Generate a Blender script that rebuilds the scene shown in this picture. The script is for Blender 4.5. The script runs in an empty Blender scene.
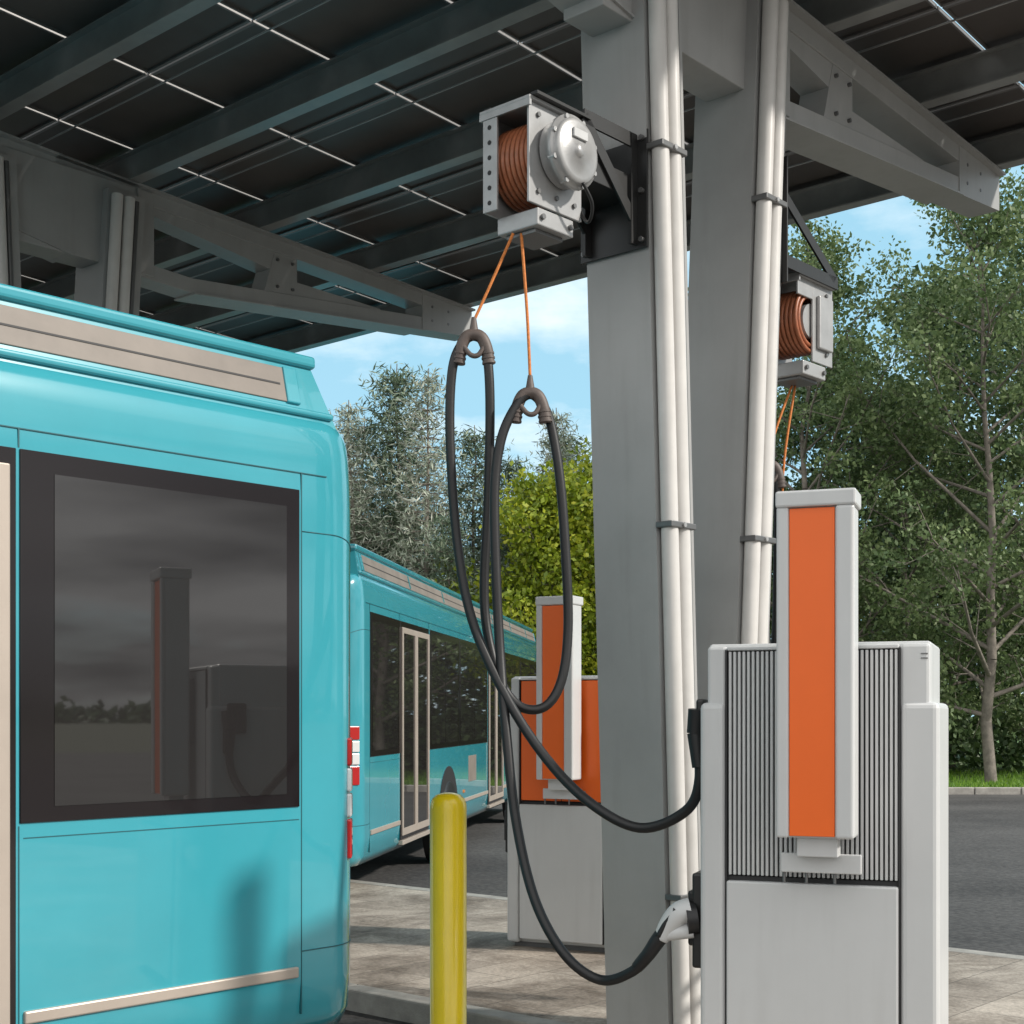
import bpy, bmesh, math, random
import numpy as np
from mathutils import Vector, Matrix, Euler

random.seed(7); rng = np.random.default_rng(7)
scene = bpy.context.scene
R = math.radians

# ------------------------------------------------------------------ materials
def new_mat(name):
    m = bpy.data.materials.new(name); m.use_nodes = True
    nt = m.node_tree
    return m, nt, nt.nodes['Principled BSDF']

def mat(name, col, rough=0.5, metal=0.0, coat=0.0, var=0.0, vscale=4.0, bump=0.0, bscale=60.0,
        ior=1.5, dirt=0.0, rvar=0.0, streak=False):
    m, nt, b = new_mat(name)
    N, L = nt.nodes, nt.links
    b.inputs['Roughness'].default_value = rough
    b.inputs['Metallic'].default_value = metal
    b.inputs['Coat Weight'].default_value = coat
    b.inputs['Coat Roughness'].default_value = 0.03
    b.inputs['IOR'].default_value = ior
    b.inputs['Base Color'].default_value = (*col, 1)
    tc = N.new('ShaderNodeTexCoord')
    if var > 0:
        mp = N.new('ShaderNodeMapping'); L.new(tc.outputs['Object'], mp.inputs['Vector'])
        if streak: mp.inputs['Scale'].default_value = (3, 3, 0.35)
        nz = N.new('ShaderNodeTexNoise'); nz.inputs['Scale'].default_value = vscale
        nz.inputs['Detail'].default_value = 7; nz.inputs['Roughness'].default_value = 0.62
        L.new(mp.outputs[0], nz.inputs['Vector'])
        rp = N.new('ShaderNodeValToRGB')
        rp.color_ramp.elements[0].position = 0.3; rp.color_ramp.elements[1].position = 0.7
        lo = [c * (1 - var) for c in col]; hi = [min(1, c * (1 + var)) for c in col]
        rp.color_ramp.elements[0].color = (*lo, 1); rp.color_ramp.elements[1].color = (*hi, 1)
        L.new(nz.outputs['Fac'], rp.inputs[0]); last = rp.outputs[0]
        if dirt > 0:       # fine speckle / run-off grime on top
            m2 = N.new('ShaderNodeMapping'); m2.inputs['Scale'].default_value = (14, 14, 1.2)
            L.new(tc.outputs['Object'], m2.inputs['Vector'])
            n3 = N.new('ShaderNodeTexNoise'); n3.inputs['Scale'].default_value = 1.0; n3.inputs['Detail'].default_value = 8
            L.new(m2.outputs[0], n3.inputs['Vector'])
            r3 = N.new('ShaderNodeMapRange'); r3.inputs['From Min'].default_value = 0.52; r3.inputs['From Max'].default_value = 0.75
            r3.inputs['To Max'].default_value = dirt
            L.new(n3.outputs['Fac'], r3.inputs['Value'])
            mxx = N.new('ShaderNodeMix'); mxx.data_type = 'RGBA'; L.new(r3.outputs[0], mxx.inputs[0])
            L.new(last, mxx.inputs[6]); mxx.inputs[7].default_value = (0.14, 0.125, 0.105, 1); last = mxx.outputs[2]
        L.new(last, b.inputs['Base Color'])
        if rvar > 0:
            mr = N.new('ShaderNodeMapRange')
            mr.inputs['To Min'].default_value = max(0, rough - rvar); mr.inputs['To Max'].default_value = rough + rvar
            L.new(nz.outputs['Fac'], mr.inputs['Value']); L.new(mr.outputs[0], b.inputs['Roughness'])
    if bump > 0:
        n2 = N.new('ShaderNodeTexNoise'); n2.inputs['Scale'].default_value = bscale; n2.inputs['Detail'].default_value = 4
        L.new(tc.outputs['Object'], n2.inputs['Vector'])
        bp = N.new('ShaderNodeBump'); bp.inputs['Strength'].default_value = bump; bp.inputs['Distance'].default_value = 0.01
        L.new(n2.outputs['Fac'], bp.inputs['Height']); L.new(bp.outputs[0], b.inputs['Normal'])
    return m

TEAL = mat('teal_paint', (0.045, 0.34, 0.415), 0.20, coat=1.0, var=0.05, vscale=2.0, bump=0.012, bscale=2.5)
TEAL_D = mat('teal_seam', (0.01, 0.10, 0.12), 0.5)
BLACKGL = mat('glazing_frit', (0.014, 0.011, 0.012), 0.10, ior=1.5, bump=0.006, bscale=3)
GLASS = mat('tinted_glass', (0.022, 0.020, 0.020), 0.02, ior=1.85, bump=0.01, bscale=2.0)
RUBBER = mat('black_rubber', (0.012, 0.012, 0.013), 0.45, bump=0.05, bscale=200)
BEIGE = mat('champagne_trim', (0.50, 0.43, 0.37), 0.35, metal=0.3, var=0.06)
TANP = mat('roof_vent_panel', (0.21, 0.18, 0.155), 0.55, var=0.15)
RED = mat('red_lens', (0.5, 0.01, 0.01), 0.15, coat=1)
AMBER = mat('amber_lens', (0.7, 0.2, 0.02), 0.15, coat=1)
CLEAR = mat('white_lens', (0.8, 0.8, 0.8), 0.15, coat=1)
RIM = mat('wheel_rim', (0.35, 0.35, 0.36), 0.35, metal=0.8)
STEEL = mat('painted_steel', (0.36, 0.36, 0.355), 0.42, var=0.10, vscale=1.6, rvar=0.08, bump=0.03, bscale=40, dirt=0.12)
STEEL_D = mat('galvanised_purlin', (0.30, 0.305, 0.30), 0.38, metal=0.3, var=0.18, vscale=3.0, rvar=0.1)
PANEL = mat('solar_panel_back', (0.095, 0.085, 0.080), 0.45, var=0.2, vscale=1.5)
PFRAME = mat('panel_frame', (0.22, 0.21, 0.205), 0.45, metal=0.3)
CONDUIT = mat('conduit', (0.64, 0.62, 0.595), 0.34, metal=0.0, var=0.06, vscale=6, dirt=0.15)
CLAMP = mat('clamp', (0.18, 0.18, 0.18), 0.4, metal=0.6)
WHITE = mat('light_grey_powdercoat', (0.585, 0.59, 0.59), 0.36, var=0.03, vscale=3, bump=0.03, bscale=350, dirt=0.07)
SILVER = mat('aluminium', (0.40, 0.40, 0.40), 0.38, metal=0.3, var=0.12, vscale=9, dirt=0.1)
GREYB = mat('grey_base', (0.12, 0.12, 0.12), 0.6, var=0.2)
DARK = mat('dark_recess', (0.02, 0.02, 0.021), 0.6)
ORANGE = mat('orange_panel', (0.90, 0.145, 0.012), 0.38, var=0.03, vscale=3)
COPPER = mat('brown_cable', (0.36, 0.12, 0.055), 0.4, var=0.25, vscale=30)
ROPE = mat('orange_rope', (0.62, 0.20, 0.045), 0.7, var=0.3, vscale=90)
BLACKST = mat('black_bracket', (0.018, 0.018, 0.018), 0.4, var=0.2)
GRIP = mat('grip_plastic', (0.11, 0.085, 0.075), 0.55, var=0.2, vscale=20)
YELLOW = mat('yellow_paint', (0.92, 0.66, 0.010), 0.28, coat=0.5, var=0.05, vscale=5, bump=0.05, bscale=60)
BARK = mat('bark', (0.20, 0.175, 0.15), 0.9, var=0.4, vscale=6)
KERB = mat('kerb_concrete', (0.34, 0.32, 0.29), 0.85, var=0.28, vscale=5, bump=0.3, bscale=80)

# leaves
def leaf_mat(name, c1, c2, c3, tl=0.3):
    m, nt, b = new_mat(name); N, L = nt.nodes, nt.links
    at = N.new('ShaderNodeAttribute'); at.attribute_name = 'tone'
    rp = N.new('ShaderNodeValToRGB'); cr = rp.color_ramp
    cr.elements[0].color = (*c1, 1); cr.elements[0].position = 0.0
    cr.elements[1].color = (*c3, 1); cr.elements[1].position = 1.0
    e = cr.elements.new(0.5); e.color = (*c2, 1)
    L.new(at.outputs['Fac'], rp.inputs[0]); L.new(rp.outputs[0], b.inputs['Base Color'])
    b.inputs['Roughness'].default_value = 0.55
    if tl > 0:
        tr = N.new('ShaderNodeBsdfTranslucent'); L.new(rp.outputs[0], tr.inputs['Color'])
        mx = N.new('ShaderNodeMixShader'); mx.inputs[0].default_value = tl
        L.new(b.outputs[0], mx.inputs[1]); L.new(tr.outputs[0], mx.inputs[2])
        L.new(mx.outputs[0], nt.nodes['Material Output'].inputs['Surface'])
    return m
LEAF = leaf_mat('leaf_green', (0.06, 0.105, 0.04), (0.135, 0.20, 0.075), (0.27, 0.34, 0.15))
LEAF2 = leaf_mat('leaf_deep', (0.035, 0.07, 0.025), (0.075, 0.13, 0.045), (0.15, 0.22, 0.08), 0)
LEAFY = leaf_mat('leaf_lime', (0.10, 0.16, 0.01), (0.26, 0.33, 0.02), (0.50, 0.50, 0.04))
NEEDLE = leaf_mat('needles', (0.05, 0.09, 0.05), (0.11, 0.16, 0.095), (0.26, 0.30, 0.21), 0)
NEEDLEP = leaf_mat('needles_pale', (0.16, 0.20, 0.14), (0.30, 0.34, 0.26), (0.50, 0.50, 0.44), 0)
GRASSB = leaf_mat('grass_blades', (0.06, 0.16, 0.015), (0.14, 0.28, 0.02), (0.24, 0.40, 0.04))

# pavers / asphalt / grass sheet
def paver_mat():
    m, nt, b = new_mat('paving'); N, L = nt.nodes, nt.links
    tc = N.new('ShaderNodeTexCoord')
    br = N.new('ShaderNodeTexBrick'); br.inputs['Scale'].default_value = 1.0
    br.offset = 0.5
    br.inputs['Brick Width'].default_value = 0.62; br.inputs['Row Height'].default_value = 0.41
    br.inputs['Mortar Size'].default_value = 0.005; br.inputs['Mortar Smooth'].default_value = 0.6
    br.inputs['Color1'].default_value = (0.46, 0.41, 0.36, 1); br.inputs['Color2'].default_value = (0.34, 0.30, 0.262, 1)
    br.inputs['Mortar'].default_value = (0.16, 0.145, 0.125, 1)
    L.new(tc.outputs['Object'], br.inputs['Vector'])
    n1 = N.new('ShaderNodeTexNoise'); n1.inputs['Scale'].default_value = 1.1; n1.inputs['Detail'].default_value = 10
    n1.inputs['Roughness'].default_value = 0.75; n1.inputs['Distortion'].default_value = 0.5
    L.new(tc.outputs['Object'], n1.inputs['Vector'])
    rp = N.new('ShaderNodeValToRGB'); rp.color_ramp.elements[0].position = 0.38; rp.color_ramp.elements[1].position = 0.60
    rp.color_ramp.elements[0].color = (0.38, 0.34, 0.30, 1); rp.color_ramp.elements[1].color = (1.12, 1.09, 1.05, 1)
    L.new(n1.outputs['Fac'], rp.inputs[0])
    mx = N.new('ShaderNodeMix'); mx.data_type = 'RGBA'; mx.blend_type = 'MULTIPLY'; mx.inputs[0].default_value = 1
    L.new(br.outputs['Color'], mx.inputs[6]); L.new(rp.outputs[0], mx.inputs[7])
    n2 = N.new('ShaderNodeTexNoise'); n2.inputs['Scale'].default_value = 38; n2.inputs['Detail'].default_value = 6
    L.new(tc.outputs['Object'], n2.inputs['Vector'])
    mr = N.new('ShaderNodeMapRange'); mr.inputs['To Min'].default_value = 0.45; mr.inputs['To Max'].default_value = 1.5
    L.new(n2.outputs['Fac'], mr.inputs['Value'])
    m2 = N.new('ShaderNodeMix'); m2.data_type = 'RGBA'; m2.blend_type = 'MULTIPLY'; m2.inputs[0].default_value = 1
    L.new(mx.outputs[2], m2.inputs[6]); L.new(mr.outputs[0], m2.inputs[7])
    L.new(m2.outputs[2], b.inputs['Base Color'])
    b.inputs['Roughness'].default_value = 0.8
    bp = N.new('ShaderNodeBump'); bp.inputs['Strength'].default_value = 0.4; bp.inputs['Distance'].default_value = 0.01
    L.new(n2.outputs['Fac'], bp.inputs['Height']); L.new(bp.outputs[0], b.inputs['Normal'])
    return m
PAVE = paver_mat()

def rough_ground(name, c1, c2, fine=90, bump=0.5, big=0.35):
    m, nt, b = new_mat(name); N, L = nt.nodes, nt.links
    tc = N.new('ShaderNodeTexCoord')
    n1 = N.new('ShaderNodeTexNoise'); n1.inputs['Scale'].default_value = fine; n1.inputs['Detail'].default_value = 5
    n0 = N.new('ShaderNodeTexNoise'); n0.inputs['Scale'].default_value = big; n0.inputs['Detail'].default_value = 6
    L.new(tc.outputs['Object'], n1.inputs['Vector']); L.new(tc.outputs['Object'], n0.inputs['Vector'])
    ad = N.new('ShaderNodeMath'); ad.operation = 'ADD'; L.new(n1.outputs['Fac'], ad.inputs[0]); L.new(n0.outputs['Fac'], ad.inputs[1])
    rp = N.new('ShaderNodeValToRGB'); rp.color_ramp.elements[0].position = 0.38; rp.color_ramp.elements[1].position = 0.64
    rp.color_ramp.elements[0].color = (*c1, 1); rp.color_ramp.elements[1].color = (*c2, 1)
    hf = N.new('ShaderNodeMath'); hf.operation = 'MULTIPLY'; hf.inputs[1].default_value = 0.5
    L.new(ad.outputs[0], hf.inputs[0]); L.new(hf.outputs[0], rp.inputs[0])
    L.new(rp.outputs[0], b.inputs['Base Color']); b.inputs['Roughness'].default_value = 0.9
    bp = N.new('ShaderNodeBump'); bp.inputs['Strength'].default_value = bump; bp.inputs['Distance'].default_value = 0.01
    L.new(n1.outputs['Fac'], bp.inputs['Height']); L.new(bp.outputs[0], b.inputs['Normal'])
    return m
ASPH = rough_ground('asphalt', (0.026, 0.024, 0.024), (0.098, 0.092, 0.088), fine=22)
GRASS = rough_ground('grass_soil', (0.045, 0.085, 0.018), (0.10, 0.17, 0.03), fine=30)
EARTH = rough_ground('earth', (0.05, 0.06, 0.03), (0.10, 0.11, 0.05), fine=8)

# ------------------------------------------------------------------ mesh builder
class B:
    def __init__(s): s.v = []; s.f = []; s.m = []; s.s = []; s.mats = []
    def mi(s, m):
        if m not in s.mats: s.mats.append(m)
        return s.mats.index(m)
    def add(s, vs, fs, m, smooth=False):
        o = len(s.v); s.v.extend([tuple(p) for p in vs]); k = s.mi(m)
        for f in fs:
            s.f.append([i + o for i in f]); s.m.append(k); s.s.append(smooth)
    def box(s, lo, hi, m, bev=0.0, rot=None, seg=2):
        lo = Vector(lo); hi = Vector(hi); c = (lo + hi) / 2; d = hi - lo
        bm = bmesh.new(); bmesh.ops.create_cube(bm, size=1)
        for v in bm.verts: v.co = Vector((v.co.x * d.x, v.co.y * d.y, v.co.z * d.z))
        if bev > 0:
            bmesh.ops.bevel(bm, geom=list(bm.edges), offset=min(bev, min(d) * 0.45), segments=seg, affect='EDGES', profile=0.5)
        bm.verts.index_update()
        if rot is not None:
            for v in bm.verts: v.co = rot @ v.co
        s.add([v.co + c for v in bm.verts], [[v.index for v in f.verts] for f in bm.faces], m, False)
        bm.free()
    def beam(s, p0, p1, w, h, m, up=(0, 0, 1), bev=0.0):
        p0 = Vector(p0); p1 = Vector(p1); d = p1 - p0; L = d.length; x = d.normalized()
        z = Vector(up); y = z.cross(x).normalized(); z = x.cross(y)
        rot = Matrix((x, y, z)).transposed(); c = (p0 + p1) / 2
        bx = Vector((L, w, h)) / 2
        s.box(c - bx, c + bx, m, bev, rot)
    def cyl(s, p0, p1, r0, m, r1=None, n=20, caps=True):
        if r1 is None: r1 = r0
        p0 = Vector(p0); p1 = Vector(p1); d = (p1 - p0).normalized()
        a = d.orthogonal().normalized(); b = d.cross(a)
        vs = []
        for p, r in ((p0, r0), (p1, r1)):
            for i in range(n):
                t = 2 * math.pi * i / n; vs.append(p + a * (r * math.cos(t)) + b * (r * math.sin(t)))
        s.add(vs, [[i, (i + 1) % n, n + (i + 1) % n, n + i] for i in range(n)], m, True)
        if caps:
            s.add(vs[:n], [list(range(n))[::-1]], m); s.add(vs[n:], [list(range(n))], m)
    def lathe(s, prof, o, axis, m, n=32):
        o = Vector(o); d = Vector(axis).normalized(); a = d.orthogonal().normalized(); b = d.cross(a)
        vs = []; fs = []
        for (r, h) in prof:
            for i in range(n):
                t = 2 * math.pi * i / n; vs.append(o + d * h + a * (r * math.cos(t)) + b * (r * math.sin(t)))
        for k in range(len(prof) - 1):
            for i in range(n):
                fs.append([k * n + i, k * n + (i + 1) % n, (k + 1) * n + (i + 1) % n, (k + 1) * n + i])
        s.add(vs, fs, m, True)
    def tube(s, pts, r, m, n=12, sub=8, closed=False, rfun=None):
        P = [Vector(p) for p in pts]; out = []
        N_ = len(P)
        rngs = range(N_) if closed else range(N_ - 1)
        for i in rngs:
            if closed: a, b_, c, d = P[(i - 1) % N_], P[i], P[(i + 1) % N_], P[(i + 2) % N_]
            else: a, b_, c, d = P[max(i - 1, 0)], P[i], P[i + 1], P[min(i + 2, N_ - 1)]
            for k in range(sub):
                t = k / sub
                out.append(0.5 * ((2 * b_) + (c - a) * t + (2 * a - 5 * b_ + 4 * c - d) * t * t + (3 * b_ - a - 3 * c + d) * t ** 3))
        if not closed: out.append(P[-1])
        M = len(out); tg = []
        for i in range(M):
            if closed: tg.append((out[(i + 1) % M] - out[i - 1]).normalized())
            else: tg.append((out[min(i + 1, M - 1)] - out[max(i - 1, 0)]).normalized())
        a = tg[0].orthogonal().normalized(); vs = []
        for i in range(M):
            a = (a - tg[i] * a.dot(tg[i])).normalized(); b_ = tg[i].cross(a)
            rr = r if rfun is None else rfun(i / max(1, M - 1))
            for k in range(n):
                t = 2 * math.pi * k / n; vs.append(out[i] + a * (rr * math.cos(t)) + b_ * (rr * math.sin(t)))
        fs = []
        for i in range(M if closed else M - 1):
            j = (i + 1) % M
            for k in range(n): fs.append([i * n + k, i * n + (k + 1) % n, j * n + (k + 1) % n, j * n + k])
        if not closed:
            fs.append(list(range(n))[::-1]); fs.append([(M - 1) * n + k for k in range(n)])
        s.add(vs, fs, m, True)
    def prism(s, poly, d, m, plane='xz', o=0.0):
        def P(a, b_, t): return {'xz': (a, t, b_), 'xy': (a, b_, t), 'yz': (t, a, b_)}[plane]
        n = len(poly)
        vs = [P(a, b_, o) for a, b_ in poly] + [P(a, b_, o + d) for a, b_ in poly]
        fs = [list(range(n)), list(range(n, 2 * n))[::-1]] + [[i, n + i, n + (i + 1) % n, (i + 1) % n] for i in range(n)]
        s.add(vs, fs, m)
    def obj(s, name, mw=None, parent=None, recalc=True):
        me = bpy.data.meshes.new(name); me.from_pydata(s.v, [], s.f)
        for m in s.mats: me.materials.append(m)
        me.polygons.foreach_set('material_index', s.m); me.polygons.foreach_set('use_smooth', s.s)
        if recalc:
            bm = bmesh.new(); bm.from_mesh(me); bmesh.ops.recalc_face_normals(bm, faces=bm.faces); bm.to_mesh(me); bm.free()
        me.update()
        ob = bpy.data.objects.new(name, me); scene.collection.objects.link(ob)
        if parent: ob.parent = parent
        if mw is not None: ob.matrix_world = mw
        return ob

def empty(name, mw):
    e = bpy.data.objects.new(name, None); scene.collection.objects.link(e); e.matrix_world = mw; e.empty_display_size = 0.3
    return e

UVM = Matrix.Rotation(R(48.5), 4, 'Z')     # local x = U (along girders), local y = V (along purlins)

# ------------------------------------------------------------------ ground, road, platform, grass
def sheet(name, pts, z, m):
    b = B(); b.add([(x, y, z) for x, y in pts], [list(range(len(pts)))], m); return b.obj(name, recalc=False)
sheet('ground', [(-900, -900), (900, -900), (900, 900), (-900, 900)], -0.14, EARTH)
sheet('road', [(-60, -45), (60, -45), (60, 30.2), (-60, 31.8)], -0.12, ASPH)
b = B()
nk = 120
for i in range(nk):
    x0 = -60 + i * 1.0; x1 = x0 + 0.985
    y0 = 31.8 - (x0 + 60) * 1.6 / 120
    b.box((x0, y0 - 0.01, -0.14), (x1, y0 + 0.16, 0.03), KERB, 0.015, seg=1)
b.obj('kerb')
sheet('grass_verge', [(-90, 32.1), (90, 30.15), (90, 130), (-90, 130)], 0.0, GRASS)

b = B()
inner = [(9.20, -8.85), (9.20, 15.85), (5.75, 15.85), (5.75, 4.47), (3.65, 4.47), (3.65, -8.85)]
b.add([(x, y, 0.0) for x, y in inner], [list(range(6))], PAVE)
b.obj('paving', UVM, recalc=False)
b = B()
def kerbrun(p, q, bld):
    p = Vector((*p, 0)); q = Vector((*q, 0)); L = (q - p).length; k = max(1, round(L / 0.9)); d = (q - p) / k
    for i in range(k):
        a = p + d * i; c = p + d * (i + 1) - d.normalized() * 0.008
        bld.beam(a + Vector((0, 0, -0.068)), c + Vector((0, 0, -0.068)), 0.15, 0.144, KERB, bev=0.012)
mid = [(9.275, -8.925), (9.275, 15.925), (5.675, 15.925), (5.675, 4.545), (3.575, 4.545), (3.575, -8.925)]
for i in range(6): kerbrun(mid[i], mid[(i + 1) % 6], b)
b.obj('kerb', UVM)

# ------------------------------------------------------------------ canopy
SL = math.tan(R(2.5))
def zt(U): return 5.20 + SL * (9.32 - U)
def girder(V, name, du=0.0):
    b = B()
    w = 0.20
    for sgn in (1, -1):
        tip = 9.32 if sgn > 0 else 2.32
        ext = -du if sgn > 0 else 0.0
        def U(t): return tip - sgn * t          # t = distance from tip
        def zb(t): return zt(U(t)) - (0.23 + 0.40 * min(1, t / 3.0))
        T1 = 3.1 + ext; T2 = 3.5 + ext
        b.beam((U(0.3), 0, zt(U(0.3)) - 0.05), (U(T2), 0, zt(U(T2)) - 0.05), w, 0.10, STEEL, bev=0.004)
        b.beam((U(0.3), 0, zb(0.3) + 0.055), (U(3.0), 0, zb(3.0) + 0.055), w, 0.11, STEEL, bev=0.004)
        b.beam((U(2.99), 0, zb(3.0) + 0.055), (U(T1), 0, zb(T1) + 0.055), w + .001, 0.11, STEEL, bev=0.004)
        poly = [(U(0), zt(U(0))), (U(0), zb(0)), (U(0.62), zb(0.62)), (U(0.62), zt(U(0.62)))]
        b.prism(poly, w + 0.01, STEEL, 'xz', -(w + 0.01) / 2)
        ww = w - 0.02
        zT = lambda t: zt(U(t)) - 0.03
        zB = lambda t: zb(t) + 0.03
        b.prism([(U(2.0), zT(2.0)), (U(2.0), zB(2.0)), (U(2.35), zB(2.35)), (U(2.2), zT(2.2))], ww, STEEL, 'xz', -ww / 2)
        b.prism([(U(1.1), zB(1.1)), (U(1.1), zB(1.1) + 0.09), (U(2.02), zB(2.02) + 0.19), (U(2.02), zB(2.02))], ww - .004, STEEL, 'xz', -ww / 2 + .002)
        b.prism([(U(2.18), zT(2.2)), (U(2.2), zT(2.2) - 0.22), (U(T1 + .1), zT(T1) - 0.09), (U(T1 + .1), zT(T1))], ww - 0.006, STEEL, 'xz', -ww / 2 + 0.003)
        b.beam((U(0.0), 0, zt(U(0)) + 0.004), (U(T2), 0, zt(U(T2)) + 0.004), w + 0.10, 0.016, STEEL)
        b.beam((U(0.61), 0, zb(0.61) - 0.006), (U(3.0), 0, zb(3.0) - 0.006), w + 0.06, 0.012, STEEL)
        for t in (0.3, 0.5, 2.05, 2.2):           # bolts on the web
            for dz in (0.3, 0.7):
                zz_ = zt(U(t)) * (1 - dz) + zb(t) * dz
                b.cyl((U(t), -w / 2 - 0.008, zz_), (U(t), -w / 2 + 0.01, zz_), 0.012, CLAMP, n=6)
    b.box((5.0 + du, -0.115, 4.74), (6.6 + du, 0.115, zt(6.6 + du) - 0.01), STEEL, 0.006)
    b.box((6.45 + du, -0.14, 4.73), (6.465 + du, 0.14, zt(6.45 + du) - 0.02), STEEL)
    hw = 0.18
    def col(u_b, u_t, zlow, zhigh, w_u):
        vs = []
        for z, u in ((zlow, u_b), (zhigh, u_t)):
            vs += [(u, -hw, z), (u + w_u, -hw, z), (u + w_u, hw, z), (u, hw, z)]
        b.add(vs, [[0, 1, 2, 3], [4, 5, 6, 7], [0, 1, 5, 4], [1, 2, 6, 5], [2, 3, 7, 6], [3, 0, 4, 7]], STEEL)
    col(5.41 + du, 5.19 + du, 0.03, 5.25, 0.30)
    col(5.86 + du, 6.18 + du, 0.03, 5.25, 0.30)
    b.box((5.3 + du, -0.3, 0.0), (6.3 + du, 0.3, 0.03), STEEL, 0.004)
    for u in (5.36 + du, 6.24 + du):
        for v in (-0.24, 0.24): b.cyl((u, v, 0.03), (u, v, 0.07), 0.018, CLAMP, n=6)
    for ub, ut in ((5.41 + du, 5.19 + du), (5.86 + du, 6.18 + du)):
        for k, off in enumerate((0.045, 0.140)):
            b.cyl((ub + off, -hw - 0.044, 0.02), (ut + off, -hw - 0.044, 5.2), 0.040, CONDUIT, n=24)
        b.cyl((ub + 0.215, -hw - 0.024, 0.02), (ut + 0.215, -hw - 0.024, 5.2), 0.017, CLAMP, n=14)
        for z in (0.75, 2.45, 4.15):
            u = ub + (ut - ub) * z / 5.2
            b.box((u - 0.005, -hw - 0.092, z), (u + 0.19, -hw - 0.0, z + 0.028), CLAMP, 0.004)
            b.cyl((u + 0.09, -hw - 0.101, z + 0.015), (u + 0.09, -hw - 0.085, z + 0.015), 0.012, SILVER, n=6)
    b.obj(name, UVM @ Matrix.Translation((0, V, 0)))

BAY = 4.83
for i in range(4): girder(4.0 + BAY * i, 'canopy_frame', du=(0.0 if i == 0 else -0.62))

b = B()
V0, V1 = 2.45, 4.0 + BAY * 3 + 1.5
us = [9.22, 8.1, 6.95, 5.8, 4.65, 3.5, 2.42]
for u in us:                       # I-section purlins
    z = zt(u) + 0.014
    b.box((u - 0.05, V0, z), (u + 0.05, V1, z + 0.010), STEEL_D)
    b.box((u - 0.006, V0 + .002, z + 0.010), (u + 0.006, V1 - .002, z + 0.19), STEEL_D)
    b.box((u - 0.05, V0, z + 0.19), (u + 0.05, V1, z + 0.20), STEEL_D)
b.box((9.40, V0 - 0.03, zt(9.36) + 0.12), (9.415, V1, zt(9.36) + 0.26), STEEL_D)
for u in (8.66, 7.52, 6.37, 5.22, 4.07, 2.95):
    b.cyl((u, V0, zt(u) + 0.15), (u, V1, zt(u) + 0.15), 0.006, SILVER, n=6)
pw = 1.02; gap = 0.025
nv = int((V1 - V0) / (pw + gap))
rot = Matrix.Rotation(math.atan(SL), 3, 'Y')
rows = [(2.30, 4.06), (4.07, 5.215), (5.225, 6.365), (6.375, 7.515), (7.525, 8.655), (8.665, 9.40)]
for (ua, ub) in rows:
    for k in range(nv):
        va = V0 + k * (pw + gap)
        uc = (ua + ub) / 2; zc = zt(uc) + 0.262
        L = (ub - ua) / math.cos(math.atan(SL)) - 0.004
        d = Vector((L / 2, pw / 2, 0.004))
        c = Vector((uc, va + pw / 2, zc))
        b.box(c - d, c + d, PANEL, 0, rot)
        for (dx0, dx1, dy0, dy1) in ((-L / 2, L / 2, -pw / 2, -pw / 2 + 0.012), (-L / 2, L / 2, pw / 2 - 0.012, pw / 2),
                                     (-L / 2, -L / 2 + 0.02, -pw / 2, pw / 2), (L / 2 - 0.02, L / 2, -pw / 2, pw / 2)):
            o = rot @ Vector(((dx0 + dx1) / 2, (dy0 + dy1) / 2, -0.012))
            e = Vector(((dx1 - dx0) / 2, (dy1 - dy0) / 2, 0.0075))
            b.box(c + o - e, c + o + e, PFRAME, 0, rot)
b.obj('solar_canopy', UVM)

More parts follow.
